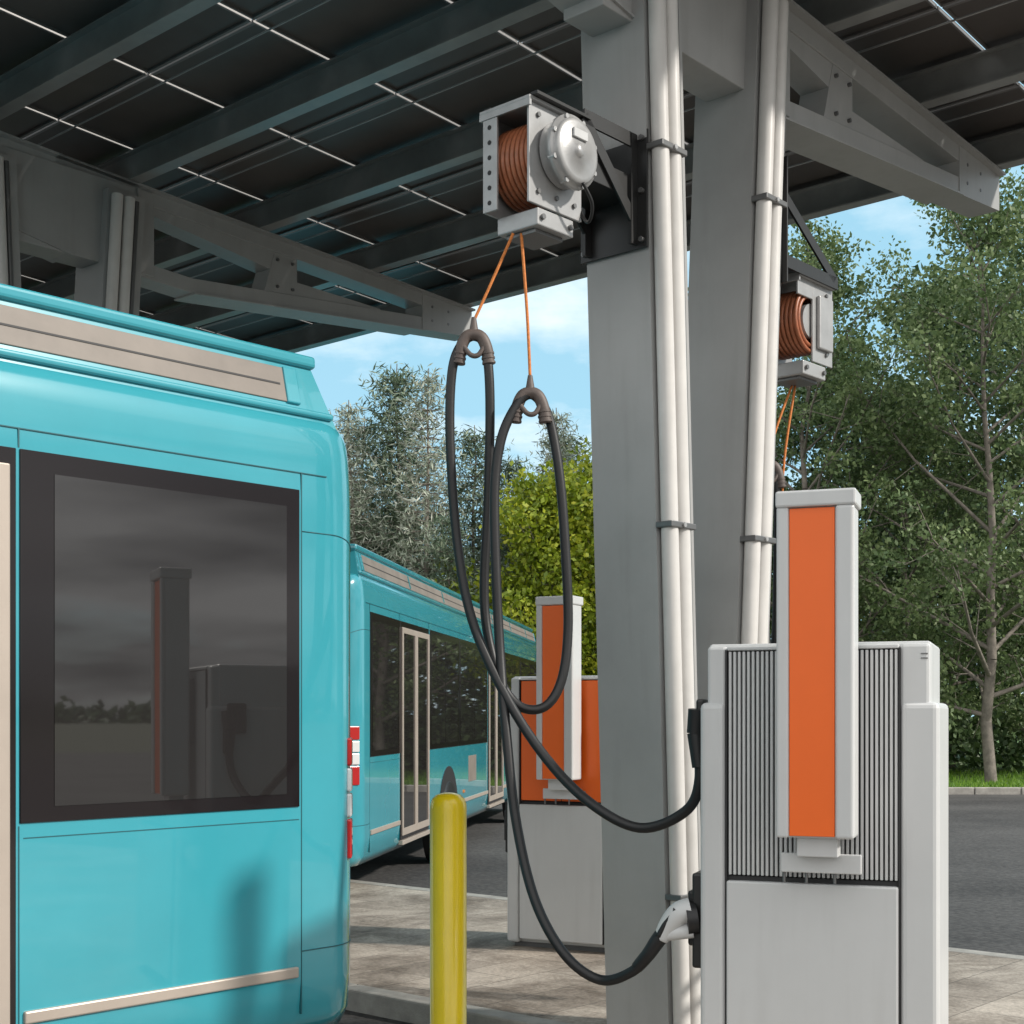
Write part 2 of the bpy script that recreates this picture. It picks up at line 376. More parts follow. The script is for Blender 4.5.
# ------------------------------------------------------------------ buses
def build_bus(name, mw, mirror=False, L=13.6):
    root = empty(name, mw)
    W = 2.5
    def fin(b, nm):
        if mirror: b.v = [(x, -y, z) for x, y, z in b.v]
        o = b.obj(nm, None); o.parent = root; return o
    half = [(0.07, 0.26), (0.015, 0.34), (0, 0.5), (0, 1.2), (0, 2.0), (0, 2.5), (0.004, 2.62), (0.012, 2.72), (0.022, 2.79),
            (0.036, 2.825), (0.060, 2.848), (0.095, 2.858), (0.30, 2.865), (0.7, 2.87), (1.25, 2.88)]
    prof = half + [(W - y, z) for y, z in half[:-1][::-1]]
    Rr = 0.24; st = []
    for k in range(11): a = k / 10 * math.pi / 2; st.append((Rr * (1 - math.cos(a)), Rr * (1 - math.sin(a))))
    xs = [(x, e) for x, e in st] + [(L - x, e) for x, e in st[::-1]]
    vs = []
    for x, e in xs:
        for y, z in prof:
            yy = W / 2 + (y - W / 2) * (1 - 2 * e / W); zz = z - max(0, z - 1.5) / 1.4 * e * 0.75
            vs.append((x, yy, zz))
    n = len(prof); fs = []
    for i in range(len(xs) - 1):
        for k in range(n - 1): fs.append([i * n + k, i * n + k + 1, (i + 1) * n + k + 1, (i + 1) * n + k])
        fs.append([i * n + n - 1, i * n, (i + 1) * n, (i + 1) * n + n - 1])
    b = B(); b.add(vs, fs, TEAL, True)
    b.add(vs[:n], [list(range(n))], TEAL); b.add(vs[-n:], [list(range(n))], TEAL)
    fin(b, 'body')
    # roof fairing
    b = B()
    x0, x1 = 0.17, L - 0.3
    bot = [(x0, 0.045), (x1, 0.045), (x1, W - 0.045), (x0, W - 0.045)]
    top = [(x0 + 0.10, 0.11), (x1 - 0.3, 0.11), (x1 - 0.3, W - 0.11), (x0 + 0.10, W - 0.11)]
    vv = [(x, y, 2.82) for x, y in bot] + [(x, y, 3.09) for x, y in top]
    b.add(vv, [[0, 1, 2, 3], [4, 5, 6, 7], [0, 1, 5, 4], [1, 2, 6, 5], [2, 3, 7, 6], [3, 0, 4, 7]], TEAL)
    b.box((x0 + 0.075, 0.085, 3.070), (x1 - 0.26, W - 0.085, 3.125), TEAL, 0.018, seg=3)
    b.box((x0 + 0.02, 0.035, 2.852), (x1 - 0.03, W - 0.035, 2.882), TEAL, 0.012, seg=3)
    an_ = math.atan2(0.065, 0.27)
    yc = 0.045 + 0.065 * (2.975 - 2.82) / 0.27
    for y_, s_ in ((yc, 1), (W - yc, -1)):
        m3 = Matrix.Rotation(-s_ * an_, 3, 'X')
        c = Vector((L / 2, y_, 2.975)); h = Vector((L / 2 - 0.42, 0.006, 0.076))
        b.box(c - h, c + h, TANP, 0.003, m3)
        for xe in (0.39, L - 0.42):
            c2 = Vector((xe, y_, 2.975)); h2 = Vector((0.035, 0.014, 0.08)); b.box(c2 - h2, c2 + h2, TEAL, 0.006, m3)
        c2 = Vector((L / 2, y_ - s_ * .006, 2.975)); h2 = Vector((L / 2 - 0.45, 0.0025, 0.004)); b.box(c2 - h2, c2 + h2, DARK, 0, m3)
        for k in range(int(L / 1.9)):
            xx = 2.45 + k * 1.9
            if xx > L - 1: continue
            c2 = Vector((xx, y_, 2.975)); h2 = Vector((0.02, 0.012, 0.066)); b.box(c2 - h2, c2 + h2, TEAL, 0, m3)
    b.box((2.2, 0.5, 3.11), (4.6, W - 0.5, 3.22), TEAL, 0.03)
    b.box((7.5, 0.5, 3.11), (9.4, W - 0.5, 3.22), TEAL, 0.03)
    fin(b, 'roof_fairing')
    b = B(); d = B(); t = B(); S = 0.15
    for side in (0, 1):
        def bx(bb, xa, xb, ya, yb, za, zb_, m, bev=0.0):
            if side == 0: bb.box((xa, ya, za), (xb, yb, zb_), m, bev)
            else: bb.box((xa, W - yb, za), (xb, W - ya, zb_), m, bev)
        doors = [(1.52 + S, 2.95 + S), (7.3, 8.7)] if side == 0 else []
        wins = [(0.262 + S, 1.505 + S), (3.02 + S, 5.0), (5.025, 7.22), (8.78, 10.6), (10.625, 13.2)] if side == 0 else \
               [(0.262 + S, 2.6), (2.625, 5.0), (5.025, 7.4), (7.425, 9.8), (9.825, 13.2)]
        for xa, xb in wins:
            bx(b, xa, xb, -0.007, 0.01, 1.22, 2.53, BLACKGL, 0.003)
            bx(b, xa + 0.07, xb - 0.13, -0.0095, -0.0075, 1.275, 2.455, GLASS)
            if xb - xa > 1.5:
                xm = xa + 0.09 + (xb - xa - 0.2) * 0.5
                bx(b, xm, xm + 0.012, -0.0115, -0.0098, 1.285, 2.445, BLACKGL)
                bx(b, xa + 0.09, xm, -0.0115, -0.0098, 2.10, 2.112, BLACKGL)
        for xa, xb in doors:
            bx(d, xa, xb, -0.006, 0.02, 0.36, 2.53, BLACKGL, 0.003)
            xm = (xa + xb) / 2
            for (pa, pb) in ((xa + 0.03, xm - 0.01), (xm + 0.01, xb - 0.04)):
                fr = 0.05
                bx(d, pa, pa + fr, -0.024, -0.004, 0.40, 2.47, BEIGE, 0.006)
                bx(d, pb - fr, pb, -0.024, -0.004, 0.40, 2.47, BEIGE, 0.006)
                bx(d, pa + fr, pb - fr, -0.022, -0.004, 0.40, 0.47, BEIGE, 0.004)
                bx(d, pa + fr, pb - fr, -0.022, -0.004, 2.41, 2.47, BEIGE, 0.004)
                bx(d, pa + fr + .002, pb - fr - .002, -0.012, -0.0065, 0.472, 2.408, GLASS)
            bx(d, xa, xb, -0.03, 0.02, 0.31, 0.355, BEIGE, 0.006)
        segs = [(0.27 + S, 1.49 + S), (2.99 + S, 3.65), (4.95, 7.26), (8.74, 9.95), (11.25, 13.2)] if side == 0 else [(0.27 + S, 3.6), (4.95, 9.9), (11.3, 13.2)]
        for xa, xb in segs:
            bx(t, xa, xb, -0.014, 0.01, 0.515, 0.560, BEIGE, 0.006)
        for xx in (0.245 + S, 1.505 + S, 2.965 + S, 7.25, 8.73, 13.22):
            bx(t, xx, xx + 0.005, -0.0012, 0.01, 0.36, 1.21, TEAL_D)
            bx(t, xx, xx + 0.005, -0.0012, 0.01, 2.535, 2.60, TEAL_D)
        bx(t, 0.245 + S, 0.25 + S, -0.0012, 0.01, 1.21, 2.535, TEAL_D)
        bx(t, 0.262, L - .262, -0.0012, 0.01, 2.600, 2.604, TEAL_D)
        bx(t, 0.262 + S, 1.49 + S, -0.0012, 0.01, 1.165, 1.169, TEAL_D)
        for xx in (5.3, 9.3):
            bx(t, xx, xx + 0.10, -0.012, 0.01, 0.63, 0.67, AMBER, 0.006)
        bx(t, 5.7, 6.3, -0.004, 0.01, 0.75, 1.08, TANP, 0.003)
    # seams wrapping round the rounded end corners
    for z0 in (0.62, 2.36):
        for side in (0, 1):
            pts = []
            for k in range(0, 11):
                a = k / 10 * math.pi / 2
                x = Rr * (1 - math.cos(a)); e = Rr * (1 - math.sin(a))
                z = z0 - max(0, z0 - 1.5) / 1.4 * e * 0.75
                y = (e * (1) ) ; y = y if side == 0 else W - y
                pts.append((x, y, z))
            pts.append((0.245 + S, 0 if side == 0 else W, z0))
            t.tube(pts, 0.0028, TEAL_D, n=6, sub=2)
    fin(b, 'windows'); fin(d, 'doors'); fin(t, 'trim')
    b = B()
    for xw in (4.30, 10.6):
        for yw, s_ in ((0.0, -1), (W, 1)):
            arch = []
            for k in range(17):
                a = math.pi * k / 16; arch.append((xw + 0.60 * math.cos(a), 0.42 + 0.58 * math.sin(a)))
            arch = [(xw + 0.60, 0.25)] + arch + [(xw - 0.60, 0.25)]
            b.prism(arch, 0.02, DARK, 'xz', yw - 0.01)
            y0 = yw + s_ * 0.012
            b.lathe([(0.30, -0.0), (0.44, 0.0), (0.475, -0.03), (0.48, -0.1), (0.48, -0.25)], (xw, y0 + s_ * 0.02, 0.36), (0, s_, 0), RUBBER, 36)
            b.lathe([(0.02, -0.01), (0.10, -0.01), (0.11, -0.06), (0.22, -0.08), (0.27, -0.02), (0.30, 0.0)], (xw, y0 + s_ * 0.02, 0.36), (0, s_, 0), RIM, 30)
    fin(b, 'wheels')
    b = B()
    for xe, s_ in ((0, -1), (L, 1)):
        xa, xb = (xe - 0.006, xe + 0.006)
        b.box((xa, 0.36, 1.3), (xb, W - 0.36, 2.42), BLACKGL, 0.004)
        b.box((xa - 0.002 * (s_ < 0), 0.42, 1.38), (xb + 0.002 * (s_ > 0), W - 0.42, 2.12), GLASS)
        b.box((xe - 0.03, 0.3, 0.3), (xe + 0.03, W - 0.3, 0.52), GREYB, 0.02)
        b.box((xa, 0.95, 0.62), (xb, 1.55, 0.78), CLEAR, 0.003)
        for y_, q in ((0.066, 1), (W - 0.066, -1)):
            xc = xe - s_ * 0.078
            rz = Matrix.Rotation(-R(47) * q * (1 if s_ < 0 else -1), 3, 'Z')
            for z0, z1, m_ in ((1.38, 1.50, RED), (1.27, 1.37, CLEAR), (1.16, 1.26, CLEAR), (0.98, 1.15, RED)):
                c = Vector((xc, y_, (z0 + z1) / 2)); h = Vector((0.055, 0.012, (z1 - z0) / 2))
                b.box(c - h, c + h, m_, 0.008, rz)
    fin(b, 'end_panels')
    return root

def frame(o, x, y):
    x = Vector(x).normalized(); y = Vector(y).normalized(); z = x.cross(y)
    M = Matrix((x, y, z)).transposed().to_4x4(); M.translation = Vector(o); return M

a1 = R(42.5)
dirv = Vector((math.sin(a1), math.cos(a1), 0))
corner = Vector((-0.685, 6.13, 0.0)) + dirv * 0.12
xax = -dirv; yax = Vector((0, 0, 1)).cross(xax)
build_bus('city_bus', frame(corner, xax, yax), mirror=True)
a2 = R(7.9)
xax = Vector((math.sin(a2), math.cos(a2), 0)); yax = Vector((0, 0, 1)).cross(xax)
build_bus('city_bus', frame(Vector((-1.32, 12.6, 0.0)) - xax * 0.12, xax, yax))

# ------------------------------------------------------------------ chargers
def charger(name, pos, ang, orange=False):
    mw = frame((*pos, 0), (math.cos(ang), -math.sin(ang), 0), (math.sin(ang), math.cos(ang), 0))
    root = empty(name, mw)
    b = B()
    b.box((-0.40, 0.05, 0.03), (0.405, 0.56, 1.865), WHITE, 0.012)
    b.box((-0.39, 0.06, 0.0), (0.395, 0.55, 0.05), GREYB)
    b.box((-0.425, 0.0, 0.03), (-0.328, 0.60, 1.645), WHITE, 0.022, seg=3)
    b.box((0.302, 0.0, 0.03), (0.436, 0.60, 1.645), WHITE, 0.022, seg=3)
    b.box((-0.398, 0.012, 1.60), (-0.326, 0.08, 1.855), WHITE, 0.012)
    b.box((0.300, 0.012, 1.60), (0.403, 0.08, 1.855), WHITE, 0.012)
    b.box((-0.322, 0.004, 1.838), (0.296, 0.08, 1.853), WHITE, 0.004)
    b.box((-0.322, -0.010, 0.06), (0.296, 0.10, 0.985), WHITE, 0.007)
    b.box((-0.326, 0.02, 0.985), (0.300, 0.10, 1.002), DARK)
    b.box((-0.329, 0.004, 0.06), (-0.3215, 0.03, 1.84), DARK)
    b.box((0.2955, 0.004, 0.06), (0.303, 0.03, 1.84), DARK)
    for k in range(2): b.box((0.372, 0.009, 1.80 + k * 0.016), (0.396, 0.02, 1.804 + k * 0.016), CLAMP)
    o = b.obj('cabinet'); o.parent = root
    b = B()
    b.box((-0.320, 0.036, 1.003), (0.294, 0.055, 1.836), DARK)
    if orange:
        b.box((-0.318, 0.010, 1.012), (0.292, 0.034, 1.832), ORANGE, 0.006)
        b.box((-0.012, 0.008, 1.012), (-0.008, 0.012, 1.832), DARK)
    else:
        nf = 36; p = 0.616 / nf
        for i in range(nf):
            x = -0.320 + p * (i + 0.5)
            b.box((x - 0.0052, 0.008, 1.006), (x + 0.0052, 0.036, 1.834), WHITE, 0.002, seg=1)
    o = b.obj('grille'); o.parent = root
    b = B(); X = 0.045; Zt = 2.335
    b.box((-0.150 + X, -0.17, 1.165), (0.115 + X, -0.03, Zt), WHITE, 0.010)
    b.box((-0.153 + X, -0.185, 1.165), (-0.110 + X, -0.165, Zt), WHITE, 0.008)
    b.box((0.052 + X, -0.188, 1.165), (0.118 + X, -0.160, Zt), WHITE, 0.012, seg=3)
    b.box((-0.108 + X, -0.178, 1.172), (0.050 + X, -0.165, Zt - .007), ORANGE, 0.002)
    b.box((-0.156 + X, -0.192, Zt - 0.003), (0.124 + X, -0.02, Zt + 0.055), WHITE, 0.008)
    b.box((-0.09 + X, -0.13, 1.095), (0.055 + X, -0.05, 1.167), WHITE, 0.004)
    b.box((-0.155 + X, -0.075, 1.032), (0.130 + X, -0.055, 1.102), WHITE, 0.004)
    b.box((-0.155 + X, -0.06, 1.045), (-0.11 + X, 0.02, 1.085), SILVER); b.box((0.08 + X, -0.06, 1.045), (0.125 + X, 0.02, 1.085), SILVER)
    for x in (-0.10, -0.02, 0.08): b.cyl((x, -0.06, 0.995), (x, -0.06, 1.035), 0.006, CLAMP, n=8)
    b.box((-0.08 + X, -0.04, 1.45), (0.04 + X, 0.06, 1.80), SILVER, 0.004)
    o = b.obj('display_tower'); o.parent = root
    b = B()
    b.box((-0.468, 0.06, 0.64), (-0.426, 0.20, 1.0), BLACKST, 0.010)
    b.box((-0.490, 0.085, 0.72), (-0.460, 0.175, 0.93), RUBBER, 0.010)
    b.box((-0.460, 0.09, 1.50), (-0.426, 0.19, 1.66), BLACKST, 0.010)
    o = b.obj('connector_holsters'); o.parent = root
    return root
charger('charging_station', (1.10, 5.2), R(20))
charger('charging_station', (0.34, 9.7), R(27), orange=True)

# ------------------------------------------------------------------ cable reels
def reel(name, Uc, Vc, zc, Uface, s, sc, big=True):
    b = B()
    for v in ((-0.10, 0.16) if big else (0.16,)):
        b.box((-0.19, v, -0.24), (0.19, v + 0.014, 0.22), SILVER, 0.003)
    if not big:
        b.box((-0.02, -0.10, -0.24), (0.21, -0.086, 0.22), SILVER, 0.003)
        b.box((-0.19, -0.10, 0.12), (-0.02, -0.086, 0.22), SILVER, 0.003)
        b.box((0.02, -0.125, -0.16), (0.18, -0.10, 0.15), SILVER, 0.008)
    for u in (-0.13, 0.0, 0.13):
        for z in (-0.18, 0.17):
            b.cyl((u, 0.17, z), (u, 0.185, z), 0.012, CLAMP, n=6)
            if big or u > 0: b.cyl((u, -0.112, z), (u, -0.098, z), 0.012, CLAMP, n=6)
    b.box((-0.21, -0.12, 0.22), (0.21, 0.19, 0.236), SILVER, 0.003)
    b.box((-0.21, -0.12, 0.19), (-0.196, 0.19, 0.22), SILVER)
    b.box((-0.205, 0.085, -0.24), (-0.192, 0.172, 0.19), SILVER, 0.002)
    for z in (-0.2, -0.13, -0.06, 0.01, 0.08, 0.15):
        b.cyl((-0.2075, 0.13, z), (-0.2035, 0.13, z), 0.011, DARK, n=12)
    b.cyl((0, -0.08, 0), (0, 0.155, 0), 0.10, SILVER, n=28)
    for k in range(8):
        v = -0.075 + k * 0.029
        for rr in (0.145, 0.178):
            ring = [(rr * math.cos(2 * math.pi * i / 20), v, rr * math.sin(2 * math.pi * i / 20)) for i in range(20)]
            b.tube(ring, 0.0125, COPPER, n=8, sub=2, closed=True)
    if big:
        b.lathe([(0.0, 0.135), (0.03, 0.135), (0.032, 0.125), (0.125, 0.122), (0.142, 0.118), (0.15, 0.108), (0.15, 0.095), (0.168, 0.093), (0.168, 0.068),
             (0.15, 0.066), (0.15, 0.01)], (0.02, -0.10, 0.02), (0, -1, 0), SILVER, 40)
        for i in range(8):
            a = 2 * math.pi * (i + .5) / 8
            b.cyl((0.02 + 0.158 * math.cos(a), -0.165, 0.02 + 0.158 * math.sin(a)), (0.02 + 0.158 * math.cos(a), -0.203, 0.02 + 0.158 * math.sin(a)), 0.012, SILVER, n=8)
        b.box((-0.03, -0.236, 0.07), (0.07, -0.224, 0.11), WHITE, 0.002)
        b.tube([(0.05, -0.22, -0.12), (0.12, -0.22, -0.2), (0.16, -0.17, -0.26), (0.19, -0.1, -0.2), (0.2, -0.02, 0)], 0.008, RUBBER, n=8)
    b.box((-0.13, -0.10, -0.33), (0.13, 0.15, -0.25), SILVER, 0.006)
    b.box((-0.10, -0.06, -0.35), (0.10, 0.12, -0.33), CLAMP, 0.004)
    for u in (-0.1, 0.1): b.cyl((u, -0.115, -0.29), (u, -0.10, -0.29), 0.014, CLAMP, n=6)
    c = -s; dist = abs(Uface - Uc) / sc
    if big:
        for v in (-0.13, 0.16):
            b.beam((c * 0.17, v, 0.25), (c * (dist - 0.01), v, 0.25), 0.012, 0.07, BLACKST)
            b.beam((c * 0.17, v, 0.25), (c * (dist - 0.01), v, -0.16), 0.012, 0.06, BLACKST)
            b.beam((c * (dist - 0.035), v, 0.28), (c * (dist - 0.035), v, -0.26), 0.02, 0.05, BLACKST, up=(1, 0, 0))
            b.beam((c * -0.19, v, 0.244), (c * 0.2, v, 0.244), 0.04, 0.014, BLACKST)
        b.box((min(c * dist, c * (dist - 0.012)), -0.20, -0.28), (max(c * dist, c * (dist - 0.012)), 0.22, 0.30), BLACKST, 0.003)
        b.box((min(c * 0.25, c * dist), -0.12, -0.03), (max(c * 0.25, c * dist), 0.15, 0.08), BLACKST, 0.003)
    else:
        for v in (-0.13, 0.16):
            b.beam((c * -0.21, v, 0.255), (c * (dist - 0.01), v, 0.255), 0.014, 0.07, BLACKST)
            b.beam((c * -0.18, v, 0.27), (c * (dist - 0.02), v, 0.66), 0.014, 0.06, BLACKST)
            b.beam((c * (dist - 0.04), v, 0.12), (c * (dist - 0.04), v, 0.76), 0.02, 0.07, BLACKST, up=(1, 0, 0))
        b.box((min(c * dist, c * (dist - 0.012)), -0.20, 0.10), (max(c * dist, c * (dist - 0.012)), 0.22, 0.80), BLACKST, 0.003)
        b.box((min(c * -0.1, c * dist), -0.12, 0.285), (max(c * -0.1, c * dist), 0.15, 0.30), BLACKST, 0.003)
    for v in (-0.17, 0.19):
        for z in (-0.24, 0.0, 0.26): b.cyl((c * (dist - 0.012), v, z + (0 if big else .5)), (c * (dist - 0.03), v, z + (0 if big else .5)), 0.014, CLAMP, n=6)
    b.obj(name, UVM @ Matrix.Translation((Uc, Vc, zc)) @ Matrix.Scale(sc, 4))
reel('cable_reel', 4.70, 4.0, 3.97, 5.245, -1, 0.92)
reel('cable_reel', 6.84, 3.97, 3.72, 6.40, 1, 0.92, big=False)

# ------------------------------------------------------------------ ropes, grips, cables
def grip(b, p):
    p = Vector(p)
    b.tube([p + Vector(q) for q in [(-0.064, 0, -0.085), (-0.054, 0, -0.015), (-0.026, 0, 0.035), (0.026, 0, 0.035), (0.054, 0, -0.015), (0.064, 0, -0.085)]], 0.026, GRIP, n=14, sub=6)
    b.tube([p + Vector(q) for q in [(-0.045, -0.012, -0.01), (-0.012, -0.02, -0.05), (0.02, -0.02, -0.05), (0.045, -0.012, -0.01)]], 0.011, GRIP, n=10, sub=6)
    b.cyl(p + Vector((0, 0, 0.045)), p + Vector((0, 0, 0.115)), 0.022, GRIP, r1=0.010, n=14)
    for sx in (-1, 1):
        for k in range(3):
            c = p + Vector((sx * (0.058 + 0.003 * k), 0, -0.035 - 0.02 * k))
            b.cyl(c, c + Vector((sx * .001, 0, -0.008)), 0.029, GRIP, n=14)
b = B()
C = [(.700, 5.45, 1.56), (.715, 5.45, 1.352), (.665, 5.5, 1.227), (.501, 5.6, 1.157), (.311, 5.7, 1.249), (.135, 5.85, 1.428), (-.029, 5.95, 1.683),
     (-.169, 6.05, 2.002), (-.235, 6.1, 2.347), (-.264, 6.1, 2.773), (-.256, 6.1, 3.06), (-.215, 6.1, 3.18), (-.158, 6.1, 3.215), (-.112, 6.1, 3.16),
     (-.094, 6.1, 2.944), (-.102, 6.12, 2.517), (-.119, 6.13, 2.176), (-.107, 6.12, 1.963), (-.051, 6.08, 1.748), (.034, 6.06, 1.635), (.14, 6.06, 1.635),
     (.211, 6.08, 1.748), (.239, 6.1, 1.963), (.23, 6.1, 2.261), (.205, 6.1, 2.602), (.165, 6.1, 2.84), (.125, 6.08, 2.925), (.077, 6.07, 2.96),
     (.022, 6.06, 2.915), (-.043, 6.04, 2.773), (-.0725, 6.03, 2.56), (-.068, 6.02, 2.22), (-.051, 6.0, 1.875), (-.025, 5.92, 1.538), (.016, 5.85, 1.17),
     (.092, 5.75, .856), (.209, 5.65, .652), (.345, 5.6, .562), (.4615, 5.5, .612), (.530, 5.45, .700), (.575, 5.44, .765)]
b.tube(C, 0.0205, RUBBER, n=14, sub=8)
grip(b, (-.163, 6.1, 3.18)); grip(b, (.077, 6.07, 2.925))
b.cyl((.700, 5.45, 1.53), (.706, 5.44, 1.62), 0.034, RUBBER, r1=0.036, n=18)
b.cyl((.712, 5.44, 1.40), (.700, 5.45, 1.53), 0.027, RUBBER, r1=0.033, n=18)
b.tube([(.480, 5.49, .63), (.52, 5.46, .685), (.555, 5.445, .74), (.59, 5.435, .785)], 0.03, RUBBER, n=16, rfun=lambda t: 0.024 + 0.009 * t)
b.tube([(.565, 5.44, .745), (.595, 5.435, .80), (.635, 5.425, .845), (.68, 5.42, .86)], 0.04, WHITE, n=18, sub=6, rfun=lambda t: 0.028 + 0.020 * math.sin(t * 1.6))
b.tube([(.585, 5.435, .765), (.63, 5.425, .775), (.685, 5.42, .785)], 0.02, WHITE, n=14, sub=6, rfun=lambda t: 0.026 + 0.006 * t)
b.tube([(.555, 5.42, .76), (.585, 5.41, .815), (.62, 5.40, .865)], 0.012, RUBBER, n=10, sub=5)
b.cyl((.66, 5.42, .825), (.70, 5.42, .83), 0.060, RUBBER, n=24)
b.tube([(-.163, 6.1, 3.28), (-.10, 6.11, 3.42), (.005, 6.12, 3.66)], 0.0065, ROPE, n=8)
b.tube([(.077, 6.07, 3.03), (.065, 6.09, 3.3), (.040, 6.12, 3.66)], 0.0065, ROPE, n=8)
b.obj('charging_cable')

b = B()
C2 = [(1.30, 5.9, 1.0), (1.35, 6.2, .75), (1.42, 6.9, .9), (1.38, 7.5, 1.6), (1.35, 7.7, 2.3), (1.345, 7.72, 2.8), (1.385, 7.72, 2.93), (1.43, 7.72, 2.8), (1.43, 7.74, 2.2),
      (1.41, 7.76, 1.4), (1.5, 7.72, .9), (1.62, 7.6, 1.1), (1.60, 7.6, 1.5), (1.56, 7.62, 1.9), (1.50, 7.64, 2.02), (1.46, 7.66, 1.9), (1.45, 7.4, 1.2), (1.5, 6.8, .7), (1.5, 6.1, .8)]
b.tube(C2, 0.0205, RUBBER, n=12, sub=8)
grip(b, (1.388, 7.72, 2.91)); grip(b, (1.51, 7.64, 2.0))
b.tube([(1.388, 7.72, 3.02), (1.45, 7.76, 3.2), (1.535, 7.82, 3.41)], 0.0065, ROPE, n=8)
b.tube([(1.51, 7.64, 2.1), (1.46, 7.72, 2.8), (1.55, 7.82, 3.41)], 0.0065, ROPE, n=8)
b.obj('charging_cable')

# ------------------------------------------------------------------ bollard
b = B()
prof = [(0.0, 1.34), (0.03, 1.338), (0.06, 1.328), (0.080, 1.308), (0.088, 1.285), (0.090, 1.26), (0.090, 0.02), (0.12, 0.015), (0.13, 0.0)]
b.lathe(prof, (-0.312, 7.0, -0.12), (0, 0, 1), YELLOW, 40)
b.obj('bollard')

# ------------------------------------------------------------------ trees
def leaf_quads(centers, rad, per, size, aspect=0.6, flat=0.75, seed=0, tones=None):
    r = np.random.default_rng(seed)
    n = len(centers); C_ = np.repeat(np.array(centers), per, axis=0); T = n * per
    off = r.normal(0, 1, (T, 3)) * rad * 0.55; off[:, 2] *= flat
    P = C_ + off
    a = r.normal(0, 1, (T, 3)); a /= np.linalg.norm(a, axis=1)[:, None]
    h = r.normal(0, 1, (T, 3)); bb = np.cross(a, h); bb /= np.linalg.norm(bb, axis=1)[:, None]
    sz = size * r.uniform(0.6, 1.3, (T, 1))
    a = a * sz; bb = bb * sz * aspect
    V = np.stack([P - a * 0.5, P + bb * 0.5 - a * 0.05, P + a * 0.5, P - bb * 0.5 - a * 0.05], axis=1).reshape(-1, 3)
    ct = r.uniform(0, 1, n) if tones is None else np.array(tones)
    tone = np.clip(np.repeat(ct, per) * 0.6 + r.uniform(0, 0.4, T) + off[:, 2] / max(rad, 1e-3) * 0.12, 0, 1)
    return V, np.repeat(tone, 4)

